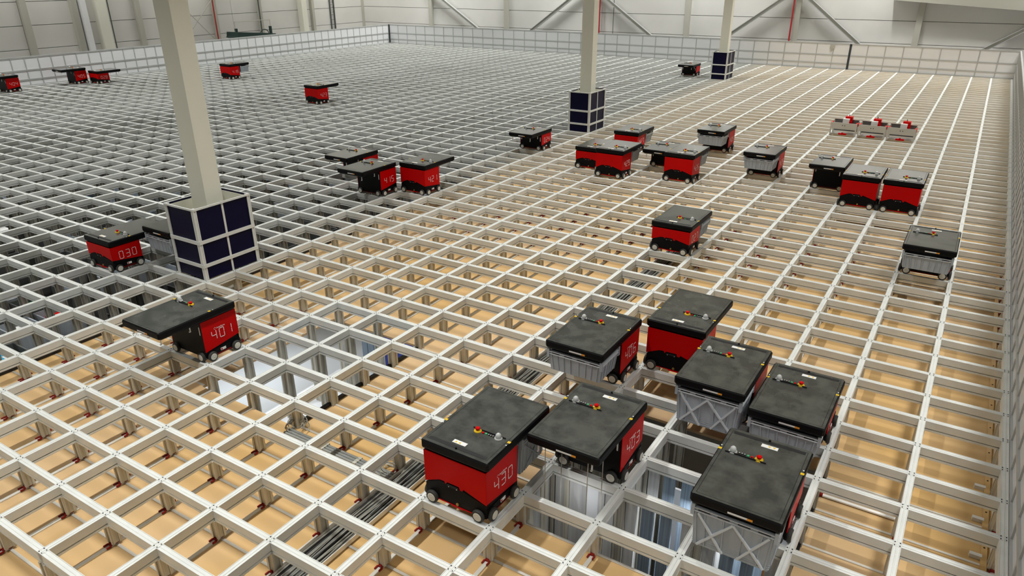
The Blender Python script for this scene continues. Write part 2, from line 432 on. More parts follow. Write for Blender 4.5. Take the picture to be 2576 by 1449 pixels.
# ------------------------------------------------------------------ columns with navy guards
for k, (b, lb) in enumerate(((2, 'nearest'), (26, 'middle'), (50, 'farthest'))):
    cx, cy = -14.5 * LX, (b + 1.0) * LB
    c = link('column', MB().box(cx - .17, cy - .14, ZF, cx + .17, cy + .14, ZC).mesh('column', 'cream'))
    tag(c, '%s of the three tall cream columns rising out of a navy guard box' % lb, 'column')
    g = empty('column_guard', (cx, cy, 0)); tag(g, '%s of three square navy guards framed in aluminium round a cream column' % lb, 'guard')
    hx, hy = .325, .485; Z = (.0, .22, .575, 1.08)
    q_ = .62; corner = MB().prism([(p[0] * q_, p[1] * q_) for p in PP], 0, Z[3]).mesh('guard_post', 'alu')
    for sx in (-1, 1):
        for sy in (-1, 1): link('guard_post', corner, g, (sx * (hx - .022), sy * (hy - .022), 0))
        link('guard_post', MB().box(-.016, -.016, 0, .016, .016, Z[3]).mesh('guard_mullion', 'alu'), g, (sx * (hx - .022), 0, 0))
    for i, z in enumerate(Z):
        t = .024 if 0 < i < 3 else .013
        if i == 0: continue
        zz = z if i < 3 else z - .016
        for s in (-1, 1):
            link('guard_bar', MB().box(-hx + .0, -.012, zz - t, hx, .012, zz + t).mesh('guard_bar', 'alu'), g, (0, s * (hy + .0), 0))
            link('guard_bar', MB().box(-.012, -hy, zz - t, .012, hy, zz + t).mesh('guard_bar', 'alu'), g, (s * (hx + .0), 0, 0))
    for s in (-1, 1):
        link('inner_liner', MB().box(-hx + .05, -.003, .02, hx - .05, .003, Z[3] - .03).mesh('inner_liner', 'cream'), g, (0, s * (hy - .035), 0))
        link('inner_liner', MB().box(-.003, -hy + .05, .02, .003, hy - .05, Z[3] - .03).mesh('inner_liner', 'cream'), g, (s * (hx - .037), 0, 0))
    for i in range(3):
        for s in (-1, 1):
            link('navy_panel', MB().box(-hx + .044, -.006, Z[i] + .01, hx - .044, .006, Z[i + 1] - .01).mesh('navy_panel', 'navy'), g, (0, s * (hy - .02), 0))
            for y0, y1 in ((-hy + .044, -.014), (.014, hy - .044)):
                link('navy_panel', MB().box(-.006, y0, Z[i] + .01, .006, y1, Z[i + 1] - .01).mesh('navy_panel', 'navy'), g, (s * (hx - .02), 0, 0))

# ------------------------------------------------------------------ robots
SEG = {'0': 'abcdef', '1': 'bc', '2': 'abged', '3': 'abgcd', '4': 'fgbc', '5': 'afgcd', '6': 'afgecd', '7': 'abc', '8': 'abcdefg', '9': 'abcdfg'}
dig_cache = {}
def digit_mesh(ch):
    if ch in dig_cache: return dig_cache[ch]
    wd, hh, t = .060, .112, .0065; m = MB()
    S = {'a': (0, hh, wd, hh), 'g': (0, hh / 2, wd, hh / 2), 'd': (0, 0, wd, 0), 'f': (0, hh / 2, 0, hh), 'b': (wd, hh / 2, wd, hh), 'e': (0, 0, 0, hh / 2), 'c': (wd, 0, wd, hh / 2)}
    for k in SEG[ch]:
        u0, v0, u1, v1 = S[k]
        g = .004
        if u0 == u1: m.box(u0 - t / 2, v0 + g, 0, u0 + t / 2, v1 - g, .0025)
        else: m.box(u0 + g, v0 - t / 2, 0, u1 - g, v0 + t / 2, .0025)
    me = m.mesh('digit', 'white'); dig_cache[ch] = me
    return me
brand = bpy.data.curves.new('brand_text', 'FONT'); brand.body = 'AutoStore'; brand.size = .026; brand.align_x = 'LEFT'
brand.materials.append(M['white']); brand.extrude = .0008
tmp = bpy.data.objects.new('tmp', brand); COL.objects.link(tmp)
dg = bpy.context.evaluated_depsgraph_get()
brand_me = bpy.data.meshes.new_from_object(tmp.evaluated_get(dg)); bpy.data.objects.remove(tmp)
dots = MB()
for k in range(7):
    t = 2 * math.pi * k / 8; dots.cyl((-.022 + .012 * math.cos(t), .008 + .012 * math.sin(t), 0), .0024, 0, .0015, 'z', 6)
dots_me = dots.mesh('brand_dots', 'white')

def sphere_prof(r, n=6): return [(r * math.cos(math.pi / 2 * i / n), r * math.sin(math.pi / 2 * i / n)) for i in range(n)] + [(.001, r)]

PARTS = {}
def build_parts(H):
    """list of (name, mesh, loc, sub-parts) in the robot frame: cantilever towards +y"""
    zl = H - .10; P = []
    def add(name, me, loc=(0, 0, 0), sub=(), rot=None, label=None): P.append((name, me, loc, sub, rot, label))
    X, YB_, YF = .305, -.232, .232
    body = MB().prism([(-X + .02, YB_), (X - .02, YB_), (X, YB_ + .02), (X, YF - .01), (X - .01, YF), (-X + .01, YF), (-X, YF - .01), (-X, YB_ + .02)], .055, zl + .002)
    add('body', body.mesh('body', 'black'))
    add('undercarriage', MB().box(-.29, -.20, .028, .29, .20, .06).mesh('undercarriage', 'redbit'), label='dark red underside')
    sp = [(YB_ - .004, .19), (YB_ - .004, zl), (YF, zl), (YF, .128)]
    add('side_panel', MB().prism(sp, X, X + .006, 'x').mesh('side_panel', 'red'), label='red side panel')
    add('side_panel', MB().prism(sp, -X - .006, -X, 'x').mesh('side_panel', 'red'), label='red side panel')
    hp = .25 if H > .55 else .235
    bp = [(-X - .006, zl), (X + .006, zl), (X + .006, .185), (.085, hp + .005), (.075, hp - .018), (.05, hp - .018), (.04, hp + .012), (-.08, hp + .012), (-.095, hp - .012), (-.11, hp + .012), (-.16, hp + .008), (-X - .006, .19)]
    add('back_panel', MB().prism(bp, YB_ - .006, YB_, 'y').mesh('back_panel', 'red'), label='red back panel with an arched lower edge')
    add('bumper', MB().prism([(-X, .045), (X, .045), (X, .18), (.08, hp - .02), (-.16, hp), (-X, .18)], YB_ - .004, YB_ + .01, 'y').mesh('bumper', 'black'))
    add('bumper_handle', MB().box(-.075, YB_ - .012, hp - .022, .035, YB_ - .004, hp - .004).mesh('bumper_handle', 'groove'))
    for x in (-.06, .02): add('bumper_stud', MB().cyl((x, YB_ - .014, hp - .02), .004, 0, .006, 'y', 6).mesh('bumper_stud', 'white'))
    add('badge', MB().cyl((.02, YB_ - .012, .075), .014, 0, .008, 'y', 12).mesh('badge', 'gold'), label='round brass badge')
    add('red_stripe', MB().box(-.2, YB_ - .008, .046, .2, YB_ - .004, .053).box(-.04, YB_ - .008, .036, .08, YB_ - .004, .046).mesh('red_stripe', 'red'))
    for s in (-1, 1):
        add('side_base', MB().box(s * X - .006, YB_, .05, s * X + .006, YF, .19 if False else .128).mesh('side_base', 'black'))
        add('side_stripe', MB().box(s * (X + .008) - .002, -.10, .052, s * (X + .008) + .002, .10, .058).mesh('side_stripe', 'redbit'))
        add('side_sticker', MB().box(s * (X + .008) - .002, -.03, .076, s * (X + .008) + .002, .04, .106).mesh('side_sticker', 'white'), sub=(('sticker_mark', MB().box(s * (X + .0105) - .001, -.026 if s > 0 else .02, .08, s * (X + .0105) + .001, -.010 if s > 0 else .036, .102).mesh('sticker_mark', 'red'), (0, 0, 0)),))
    # wheels: back/front pair run across x, side pairs run along y
    r = .0585
    tyre_y = MB().lathe((0, 0, 0), [(r - .018, -.0185), (r - .005, -.017), (r, -.008), (r, .008), (r - .005, .017), (r - .018, .0185)], 'y', 20).mesh('wheel', 'tyre', True)
    hub_y = MB().lathe((0, 0, 0), [(.040, -.0195), (.040, -.015), (.040, .015), (.040, .0195)], 'y', 16)
    for s in (-1, 1):
        hub_y.lathe((0, 0, 0), [(.034, .0192 * s), (.031, .0215 * s), (.012, .0205 * s), (.010, .0225 * s)], 'y', 14)
    hub_y = hub_y.mesh('wheel_hub', 'hub', True)
    for y in (YB_ - .016, YF + .016):
        for x in (-.235, .235): add('wheel', tyre_y, (x, y, r + .0005), (('wheel_hub', hub_y, (0, 0, 0)),))
    for x in (-X - .0215, X + .0215):
        for y in (-.165, .165): add('wheel', tyre_y, (x, y, r + .0005), (('wheel_hub', hub_y, (0, 0, 0)),), R(90))
    # lid
    xl, y0, y1 = .335, -.245, .752
    c = .018
    out = [(-xl + c, y0), (xl - c, y0), (xl, y0 + c), (xl, y1 - c), (xl - c, y1), (-xl + c, y1), (-xl, y1 - c), (-xl, y0 + c)]
    lid = MB()
    def ring(inset, z):
        k = len(lid.v); cx, cy = 0, (y0 + y1) / 2
        for p in out: lid.v.append((p[0] - math.copysign(inset, p[0]), p[1] - math.copysign(inset, p[1] - cy), z))
        return k
    rs = [ring(.03, zl), ring(.004, zl + .022), ring(0, zl + .035), ring(0, H - .012), ring(.01, H)]
    for a, b in zip(rs, rs[1:]):
        for i in range(8):
            j = (i + 1) % 8; lid.f.append((a + i, a + j, b + j, b + i))
    lid.f.append(tuple(reversed(range(rs[0], rs[0] + 8)))); lid.f.append(tuple(range(rs[-1], rs[-1] + 8)))
    add('lid', lid.mesh('lid', 'black'))
    fr = MB(); t = H + .0015
    ix, ia, ib = .297, y0 + .045, y1 - .035; ox, oa, ob = xl - .011, y0 + .011, y1 - .011
    for q in ((-ox, oa, ox, ia - .003), (-ox, ib + .003, ox, ob), (-ox, ia - .003, -ix - .003, ib + .003), (ix + .003, ia - .003, ox, ib + .003)):
        fr.box(q[0], q[1], H - .003, q[2], q[3], t)
    add('lid_frame', fr.mesh('lid_frame', 'lid'))
    add('lid_panel', MB().box(-ix, ia, H - .003, ix, ib, t).mesh('lid_panel', 'lid'), label='slate grey top panel')
    add('lid_slot', MB().box(-.285, y0 + .05, H, .285, y0 + .085, t + .0012).mesh('lid_slot', 'groove'))
    add('lid_catch', MB().cyl((.0, y0 + .045, t), .009, 0, .012, 'z', 8).mesh('lid_catch', 'black'))
    yc = .095
    add('control_strip', MB().box(-.05, yc + .022, t, .27, yc + .028, t + .012).mesh('control_strip', 'groove'))
    add('emergency_stop', MB().lathe((.01, yc, t), [(.034, 0), (.034, .006), (.03, .011), (.018, .013)], 'z', 16).mesh('emergency_stop', 'yellow'), sub=(('stop_button', MB().lathe((.01, yc, t), [(.012, .012), (.012, .022), (.021, .024), (.022, .032), (.016, .038), (.006, .039)], 'z', 14).mesh('stop_button', 'red'), (0, 0, 0)),), label='yellow collar with a red mushroom button')
    add('signal_lamp', MB().lathe((.215, yc, t), [(.034, 0), (.034, .008), (.026, .011), (.026, .026), (.021, .042), (.011, .052), (.002, .054)], 'z', 16).mesh('signal_lamp', 'dome', True), label='clear dome lamp')
    for x, mm in ((.065, 'red'), (.095, 'green')):
        add('push_button', MB().cyl((x, yc - .002, t), .010, 0, .009, 'z', 10).mesh('push_button', mm))
    for x in (.122, .143, .164):
        add('key_switch', MB().cyl((x, yc, t), .0085, 0, .008, 'z', 8).mesh('key_switch', 'groove'), sub=(('switch_cap', MB().box(x - .003, yc - .008, t + .008, x + .003, yc, t + .0105).mesh('switch_cap', 'white'), (0, 0, 0)),))
    add('warning_label', MB().box(-.085, y0 + .105, t, .045, y0 + .148, t + .001).mesh('warning_label', 'white'), sub=tuple(('warning_mark', MB().prism([(xx - .013, y0 + .115), (xx + .013, y0 + .115), (xx, y0 + .138)], t + .001, t + .0015).mesh('warning_mark', mm), (0, 0, 0)) for xx, mm in ((-.055, 'yellow'), (-.018, 'yellow'))))
    for s in (-1, 1):
        add('yellow_tag', MB().box(s * .318 - .014, yc - .012, t, s * .318 + .014, yc + .014, t + .002).mesh('yellow_tag', 'yellow'))
        add('tag_rivet', MB().cyl((s * .318, yc - .045, t), .006, 0, .002, 'z', 8).mesh('tag_rivet', 'white'))
        add('pull_strip', MB().box(s * .27 - .006, YF + .001, zl - .16, s * .27 + .006, YF + .006, zl - .06).mesh('pull_strip', 'white'))
    add('maker_plate', MB().box(-.09, y1 - .004, zl + .036, .05, y1 + .0012, zl + .052).mesh('maker_plate', 'white'), sub=(('orange_end', MB().box(-.13, y1 - .004, zl + .034, -.09, y1 + .0012, zl + .052).mesh('orange_end', 'orange'), (0, 0, 0)),))
    add('type_sticker', MB().box(.16, YF + .001, zl - .05, .25, YF + .003, zl - .036).mesh('type_sticker', 'white'))
    return P
PARTS['T'] = build_parts(.605); PARTS['S'] = build_parts(.49)
hook_me = MB().box(-.007, -.004, -.075, .007, .004, 0).box(-.007, -.004, -.085, .007, .016, -.075).mesh('gripper_hook', 'white')
band_me = MB().box(-.004, -.0006, -1.6, .004, .0006, 0).mesh('lift_band', 'steel')

def robot(a0, b0, d, typ, num, label, hooks=True, bands=False, text=False):
    H = .605 if typ == 'T' else .49
    o = empty('storage_robot', ((a0 + .5) * LX, (b0 + .5) * LB, 0), 0 if d > 0 else math.pi)
    tag(o, label, 'robot', 'storage robots on the track grid')
    for name, me, loc, sub, rot, plabel in PARTS[typ]:
        c = link(name, me, o, loc, rot or 0)
        if plabel: c['label'] = plabel
        for sn, sme, sl in sub: link(sn, sme, c, sl)
    zl = H - .1
    if hooks:
        for x in (-.25, .25):
            for y in (.33, .69): link('gripper_hook', hook_me, o, (x, y, zl + .004))
    if bands:
        for x in (-.2, .2):
            for y in (.36, .66): link('lift_band', band_me, o, (x, y, zl + .004))
    # number on the side that faces +x in the hall
    s = 1 if d > 0 else -1
    z0 = .24 if typ == 'T' else .19
    start = -.238 + .12                                    # from the left end of that side as one reads it
    if num:
        for k, ch in enumerate(num):
            u = start + k * .104 
            c = link('digit', digit_mesh(ch), o)
            X = s * .3115
            # columns: glyph x -> world +y, glyph y -> z, glyph z -> outward
            c.matrix_local = Matrix(((0, 0, s, X), (s, 0, 0, s * u), (0, 1, 0, z0), (0, 0, 0, 1)))
    if text:
        for nm, me, du in (('brand_text', brand_me, .075), ('brand_dots', dots_me, .075)):
            c = link(nm, me, o)
            c.matrix_local = Matrix(((0, 0, s, s * .3115), (s, 0, 0, s * (start + du)), (0, 1, 0, z0 + .124), (0, 0, 0, 1)))
    return o

RB = [  # a0, b0, dir, type, number, label, bin, text
    (-46, 17, -1, 'T', '404', 'black and red robot close to the left fence, first from the left edge, number 404', None, 0),
    (-46, 22, -1, 'T', '405', 'black and red robot by the left fence, second from the left edge, number 405', None, 0),
    (-45, 23, 1, 'S', '028', 'low red robot by the left fence touching the one numbered 405, number 028', None, 0),
    (-40, 30, 1, 'T', '419', 'small far red robot numbered 419 carrying a grey bin near the left fence', 's', 0),
    (-29, 25, 1, 'T', '423', 'red robot numbered 423 alone in the far left field of the grid', None, 0),
    (-17, 51, -1, 'S', '', 'farthest robot, black face, standing left of the farthest navy column guard', None, 0),
    (-16, 11, -1, 'T', '415', 'black-faced robot numbered 415 standing left of the one numbered 421', None, 0),
    (-15, 12, 1, 'T', '421', 'red robot numbered 421 standing right of the one numbered 415', None, 0),
    (-18, 13, -1, 'S', '', 'low robot half hidden behind the one numbered 415', None, 0),
    (-15, 21, -1, 'S', '024', 'low black-faced robot numbered 024 before the middle navy column guard', None, 0),
    (-11, 18.2, 1, 'T', '429', 'red robot numbered 429 in front of the cluster carrying a bin', 's', 0),
    (-12, 19, 1, 'S', '', 'low red robot tucked in at the left of the one numbered 429', None, 0),
    (-12, 23, 1, 'S', '427', 'low red robot numbered 427 at the back of the middle cluster', 's', 0),
    (-9, 19, 1, 'T', '426', 'red robot numbered 426 at the front right of the middle cluster', 's', 0),
    (-10, 21, -1, 'S', '', 'low black-faced robot behind the one numbered 426', None, 0),
    (-9.3, 25.2, -1, 'T', '409', 'robot with a grey bin in front at the back right of the middle cluster', 's', 0),
    (-7, 21.75, -1, 'T', '425', 'lone robot with a grey bin in front right of the middle cluster', 's', 0),
    (-5, 21, -1, 'T', '', 'black-faced robot leftmost in the row of three on the right', None, 0),
    (-4, 19, 1, 'T', '', 'red robot in the middle of the row of three on the right', None, 0),
    (-3, 19, 1, 'T', '', 'red robot rightmost in the row of three on the right', None, 0),
    (-7, 11, 1, 'S', '027', 'low red robot numbered 027 alone in the right centre of the grid', 's', 0),
    (-2, 13, -1, 'T', '', 'robot with a bin in front nearest the right fence', 's', 0),
    (-17, 1, 1, 'S', '030', 'low red robot numbered 030 left of the nearest navy column guard', None, 0),
    (-16, 3, -1, 'T', '', 'robot with a grey bin squeezed between the one numbered 030 and the nearest navy guard', 's', 0),
    (-12, -1, -1, 'T', '401', 'robot numbered 401 with a black overhanging lid at the near left', None, 1),
    (-6, -2, 1, 'T', '430', 'large red robot numbered 430 nearest in the foreground', 't', 1),
    (-5, 0, -1, 'T', '403', 'robot numbered 403 over the open cell right of the one numbered 430', None, 1),
    (-6, 3, -1, 'T', '406', 'robot numbered 406 holding a shallow grey bin behind the foreground pair', 's', 1),
    (-5, 4, 1, 'T', '', 'large red-backed robot right of the one numbered 406', None, 0),
    (-4, 3, -1, 'T', '', 'robot with a tall crossed grey bin, back left of the foreground trio on the right', 't', 0),
    (-3, 3, -1, 'S', '', 'low robot with a ribbed grey bin, back right of the foreground trio on the right', 's', 0),
    (-3, 0, -1, 'T', '', 'robot with a tall crossed grey bin, front one of the foreground trio on the right', 't', 0),
]

# bins: rim at z = 0, hanging down
def bin_parts(h):
    X, Y, t = .305, .205, .02; P = []
    sh = MB(); b = -h
    k = .92
    o = [(-X, -Y, -.03), (X, -Y, -.03), (X, Y, -.03), (-X, Y, -.03)]
    sh.v += o + [(x * k, y * k, b) for x, y, _ in o] + [(x - math.copysign(t, x), y - math.copysign(t, y), 0) for x, y, _ in o] + [(x * k - math.copysign(t, x), y * k - math.copysign(t, y), b + .012) for x, y, _ in o]
    sh.v += [(x, y, 0) for x, y, _ in o]
    for i in range(4):
        j = (i + 1) % 4
        sh.f += [(4 + i, 4 + j, j, i), (8 + j, 8 + i, 12 + i, 12 + j), (16 + i, 16 + j, 8 + j, 8 + i), (i, j, 16 + j, 16 + i)]
    sh.f += [(7, 6, 5, 4), (12, 13, 14, 15)]
    P.append(('bin_shell', sh.mesh('bin_shell', 'bin'), (0, 0, 0)))
    rim = MB()
    for z0, z1 in ((-.008, 0), (-.034, -.026)):
        rim.box(-X - .012, -Y - .012, z0, X + .012, -Y, z1).box(-X - .012, Y, z0, X + .012, Y + .012, z1).box(-X - .012, -Y, z0, -X, Y, z1).box(X, -Y, z0, X + .012, Y, z1)
    P.append(('bin_rim', rim.mesh('bin_rim', 'binlight'), (0, 0, 0)))
    slot_x = MB().box(-.045, -.003, -.024, .045, .003, -.010).mesh('grip_slot', 'groove')
    for s in (-1, 1):
        for x in (-.22, -.075, .075, .22): P.append(('grip_slot', slot_x, (x, s * (Y + .002), 0)))
    def wallpt(x, y, z):
        f = 1 - (1 - k) * (-z - .03) / (h - .03); return (x * f, y * f, z)
    ribs = []
    for s in (-1, 1):
        for x in ([-.27, -.2, -.13, -.05, .05, .13, .2, .27] if h < .3 else [-.28, -.21, -.07, .07, .21, .28]):
            m = MB(); m.bar(wallpt(x, s * (Y + .003), -.034), wallpt(x, s * (Y + .003), b + .008), .009, .012, (0, s, 0)); P.append(('rib', m.mesh('rib', 'bin'), (0, 0, 0)))
        for y in (-.17, -.10, -.03, .03, .10, .17):
            m = MB(); m.bar(wallpt(s * (X + .003), y, -.034), wallpt(s * (X + .003), y, b + .008), .009, .012, (s, 0, 0)); P.append(('rib', m.mesh('rib', 'bin'), (0, 0, 0)))
    for s in (-1, 1):
        for q in (-1, 1):
            P.append(('corner_latch', MB().box(q * X - .014, s * Y - .014, -.07, q * X + .014, s * Y + .014, .028).mesh('corner_latch', 'bin'), (0, 0, 0)))
    if h > .3:
        zt, zb = -.04, b + .012
        for s in (-1, 1):
            for xa, xb in ((-.26, -.06), (0, -.27), (0, .27), (.26, .06), (-.0, .0)):
                if xa == xb: continue
                m = MB(); m.bar(wallpt(xa, s * (Y + .006), zt), wallpt(xb, s * (Y + .006), zb), .016, .026, (0, s, 0)); P.append(('cross_brace', m.mesh('cross_brace', 'binlight'), (0, 0, 0)))
            for ya, yb2 in ((-.18, .14), (.18, -.14)):
                m = MB(); m.bar(wallpt(s * (X + .004), ya, zt), wallpt(s * (X + .004), yb2, zb), .012, .014, (s, 0, 0)); P.append(('cross_brace', m.mesh('cross_brace', 'bin'), (0, 0, 0)))
            for dz in (.02, .04, .06):
                P.append(('foot_rib', MB().box(-X * k - .008, s * Y * k - (.006 if s > 0 else .004), b + dz - .004, X * k + .008, s * Y * k + (.004 if s > 0 else .006), b + dz + .004).mesh('foot_rib', 'bin'), (0, 0, 0)))
    return P
BINP = {'s': bin_parts(.225), 't': bin_parts(.36)}
BLAB = {3: 'grey bin held under the lid of the far robot numbered 419', 10: 'grey bin held behind the front left robot of the middle cluster', 12: 'grey bin held behind the rearmost red robot of the middle cluster', 13: 'grey bin held behind the front right red robot of the middle cluster',
        15: 'ribbed grey bin held by the robot at the back right of the middle cluster', 16: 'ribbed grey bin held by the lone robot right of the middle cluster', 20: 'pale ribbed bin held behind the robot numbered 027',
        21: 'ribbed grey bin held by the robot nearest the right fence', 23: 'ribbed pale bin held by the robot beside the nearest navy column guard', 25: 'tall grey bin held behind the large robot numbered 430',
        27: 'shallow ribbed grey bin held by the robot numbered 406', 29: 'tall grey bin with crossed braces, back left of the foreground trio', 30: 'ribbed grey bin under the low robot, back right of the foreground trio', 31: 'tall grey bin with crossed braces, nearest at the lower right'}
for i, (a0, b0, d, typ, num, lab, bn, tx) in enumerate(RB):
    robot(a0, b0, d, typ, num, lab, bn is None, num == '403', bool(tx))
    if bn:
        zl = (.605 if typ == 'T' else .49) - .1
        o = empty('storage_bin', ((a0 + .5) * LX, (b0 + .5) * LB + d * LB, zl - .031))
        tag(o, BLAB[i], 'bin', 'bins carried by robots')
        for nm, me, loc in BINP[bn]: link(nm, me, o, loc)

# ------------------------------------------------------------------ three silver lift frames standing in the grid
for k, (a0, lb) in enumerate(((-6, 'left'), (-5, 'middle'), (-4, 'right'))):
    o = empty('bin_lift', ((a0 + .5) * LX, 32.4 * LB, 0)); tag(o, '%s of three silver lift frames with red brackets standing in a row' % lb, 'lift', 'bin lifts standing in the grid')
    link('front_plate', MB().box(-.325, -.012, .16, .325, .012, .33).mesh('front_plate', 'silver'), o)
    for x in (-.03, .03): link('plate_hole', MB().cyl((x, -.014, .26), .012, 0, .004, 'y', 8).mesh('plate_hole', 'groove'), o)
    for x in (-.315, .315):
        for y in (.0, .42): link('frame_leg', MB().box(x - .018, y - .018, 0, x + .018, y + .018, .33).mesh('frame_leg', 'silver'), o)
        link('red_bracket', MB().box(x - .025, .02, .25, x + .025, .2, .33).mesh('red_bracket', 'red'), o)
    link('back_plate', MB().box(-.31, .41, .05, .31, .43, .36).mesh('back_plate', 'bindark'), o)
    link('back_rail', MB().box(-.33, .40, .355, .33, .44, .375).mesh('back_rail', 'silver'), o)
    link('inner_tray', MB().box(-.28, .05, .0, .28, .40, .03).mesh('inner_tray', 'silver'), o)
    link('red_clamp', MB().box(-.1, -.04, .02, .1, .06, .05).box(-.02, -.06, .02, .02, .0, .08).mesh('red_clamp', 'red'), o)
    link('white_housing', MB().box(-.06, .1, .25, .1, .26, .42).mesh('white_housing', 'white'), o)
    link('red_cap', MB().box(-.02, .2, .34, .16, .36, .47).box(.1, .12, .25, .16, .36, .36).mesh('red_cap', 'red'), o)
    link('sensor_stalk', MB().cyl((.06, .28, .47), .008, 0, .05, 'z', 6).mesh('sensor_stalk', 'groove'), o)

# ------------------------------------------------------------------ deep storage: stacked bins under the grid
BX, BY, BH = .30, .21, .30
k = .95; t = .018
ob = [(-BX, -BY), (BX, -BY), (BX, BY), (-BX, BY)]
sb = MB()
sb.v += [(x, y, BH) for x, y in ob] + [(x * k, y * k, 0) for x, y in ob] + [(x - math.copysign(t, x), y - math.copysign(t, y), BH) for x, y in ob] + [(x * k - math.copysign(t, x), y * k - math.copysign(t, y), .015) for x, y in ob]
for i in range(4):
    j = (i + 1) % 4; sb.f += [(4 + i, 4 + j, j, i), (8 + j, 8 + i, 12 + i, 12 + j), (i, j, 8 + j, 8 + i)]
sb.f += [(7, 6, 5, 4), (12, 13, 14, 15)]
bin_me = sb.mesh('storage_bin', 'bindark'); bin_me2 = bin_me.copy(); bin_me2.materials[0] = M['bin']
cells = []
for a in range(-NA, -15):
    for b in range(NB0, NB1):
        c = ((a + .5) * LX, (b + .5) * LB, 0)
        cells.append((key(c), a, b, c))
cells.sort()
ITEM = {(-18, -1): ('green', 'small green pack lying in a stored bin at the left'), (-17, -1): ('red', 'red and white pack lying in a stored bin at the left'), (-19, -1): ('white', 'white paper lying in a stored bin at the far left'),
        (-17, -2): ('white', 'white carton in a stored bin near the deck edge'), (-16, -3): ('cyan', 'blue pack in a stored bin beside the black deck edge'), (-22, 12): ('cyan', 'cyan pack in a bin left of the robot numbered 415'),
        (-25, 6): ('cyan', 'cyan pack in a bin left of the nearest column'), (-19, 10): ('orange', 'orange pack in a bin behind the nearest column'), (-20, 14): ('orange', 'orange pack in a bin beyond the nearest column'), (-24, 2): ('white', 'white pack in a bin left of the robot numbered 030')}
levels = (-.62, -.92, -1.22, -1.52)
low = MB(); far = MB(); n_b = 0
for i, (kk, a, b, c) in enumerate(cells):
    if kk[0] == 1 and kk[1] > 12: continue
    if a == -15: continue
    top = random.choices(levels, (3, 3, 2, 2))[0]
    if (a, b) in ITEM: top = -.42
    zb = top - BH
    if n_b < 300 and kk[0] == 0:
        n_b += 1
        o = link('storage_bin', bin_me if random.random() < .7 else bin_me2, None, (c[0], c[1], zb))
        tag(o, 'open grey bin stacked deep in the cells left of the columns', 'bin', 'stacked bins under the grid')
    else:
        far.box(c[0] - BX, c[1] - BY, zb, c[0] + BX, c[1] + BY, top)
    low.box(c[0] - BX, c[1] - BY, ZF, c[0] + BX, c[1] + BY, zb - .006)
    if (a, b) in ITEM:
        mm, lb = ITEM[(a, b)]
        it = empty('goods_pack', (c[0], c[1], zb + .015)); tag(it, lb, 'pack')
        link('wrap', MB().box(-.16, -.12, 0, .14, .10, .24).mesh('wrap', mm), it)
        link('pack_label', MB().box(-.08, -.05, .24, .10, .06, .245).mesh('pack_label', 'white'), it)
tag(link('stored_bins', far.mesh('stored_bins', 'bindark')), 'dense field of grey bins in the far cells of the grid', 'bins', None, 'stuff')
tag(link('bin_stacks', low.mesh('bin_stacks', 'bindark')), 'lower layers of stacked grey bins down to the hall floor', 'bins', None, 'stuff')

# ------------------------------------------------------------------ open shafts through the deck
def shaft(name, label):
    o = empty(name, (0, 0, ZF)); tag(o, label, 'shaft'); return o
s1 = shaft('lift_shaft', 'pale lit shaft with posts and a blue panel near the robot numbered 401')
hx0, hx1, hy0, hy1 = holes[0]
def sheet(par, name, m, x0, y0, z0, x1, y1, z1): link(name, MB().box(x0, y0, z0 - ZF, x1, y1, z1 - ZF).mesh(name, m), par)
sheet(s1, 'table_top', 'whitesheet', -14.2 * LX, -2.6 * LB, -1.35, -8.4 * LX, 6.6 * LB, -1.3)
sheet(s1, 'blue_sheet', 'blue', -10.75 * LX, 3.9 * LB, -1.29, -9.75 * LX, 3.94 * LB, ZD - .06)
sheet(s1, 'blue_sheet', 'blue', -9.6 * LX, 3.9 * LB, -1.29, -9.15 * LX, 3.94 * LB, ZD - .06)
for x in (-11.1, -10.93): sheet(s1, 'shaft_profile', 'bluegrey', x * LX, 3.86 * LB, -1.29, (x + .14) * LX, 3.92 * LB, ZD - .06)
for b in (0, 1): sheet(s1, 'white_sheet', 'whitesheet', -9 * LX + .06, b * LB + .06, -1.29, -9 * LX + .07, (b + 1) * LB - .06, ZD - .11)
for b in (0, 1, 2):
    for dy in (.17, .30): sheet(s1, 'shaft_profile', 'bluegrey', -9 * LX + .0, b * LB + dy, -1.29, -9 * LX + .04, b * LB + dy + .07, ZD - .11)
s2 = shaft('port_shaft', 'grey shaft of upright sheets under the foreground robots at the right')
hx0, hx1, hy0, hy1 = holes[1]
def screen(x0, x1, y, pattern):
    x = x0; k = 0
    while x < x1 - .03:
        wd, gap, mm = pattern[k % len(pattern)]; w2_ = min(wd, x1 - x)
        if mm: sheet(s2, 'shaft_sheet', mm, x, y - .012 - .008 * (k % 2), ZF, x + w2_, y + .012 - .008 * (k % 2), -.118)
        x += wd + gap; k += 1
PAT_A = ((.09, .004, 'sheet'), (.05, .004, 'post'), (.13, .004, 'sheet'), (.04, .004, 'fbar'), (.11, .004, 'whitesheet'), (.06, .004, 'sheet'))
PAT_B = ((.10, .05, 'sheet'), (.11, .06, 'bluegrey'), (.10, .09, 'bluegrey'), (.12, .05, 'sheet'))
screen(-5 * LX + .05, -4 * LX - .05, 0, PAT_A)
for a in (-4, -3): screen(a * LX + .05, (a + 1) * LX - .05, 1 * LB, PAT_B); screen(a * LX + .05, (a + 1) * LX - .05, 0, PAT_B)
def side_screen(x, y0, y1, m1, m2):
    y = y0; k = 0
    while y < y1 - .03:
        sheet(s2, 'shaft_sheet', m1 if k % 2 else m2, x - .012 - .008 * (k % 2), y, ZF, x + .012 - .008 * (k % 2), min(y + .12, y1), -.118); y += .128; k += 1
side_screen(-5 * LX, -LB + .05, -.05, 'sheet', 'post'); side_screen(-4 * LX, .05, LB - .05, 'sheet', 'post'); side_screen(-4 * LX, LB + .05, 2 * LB - .05, 'sheet', 'post')
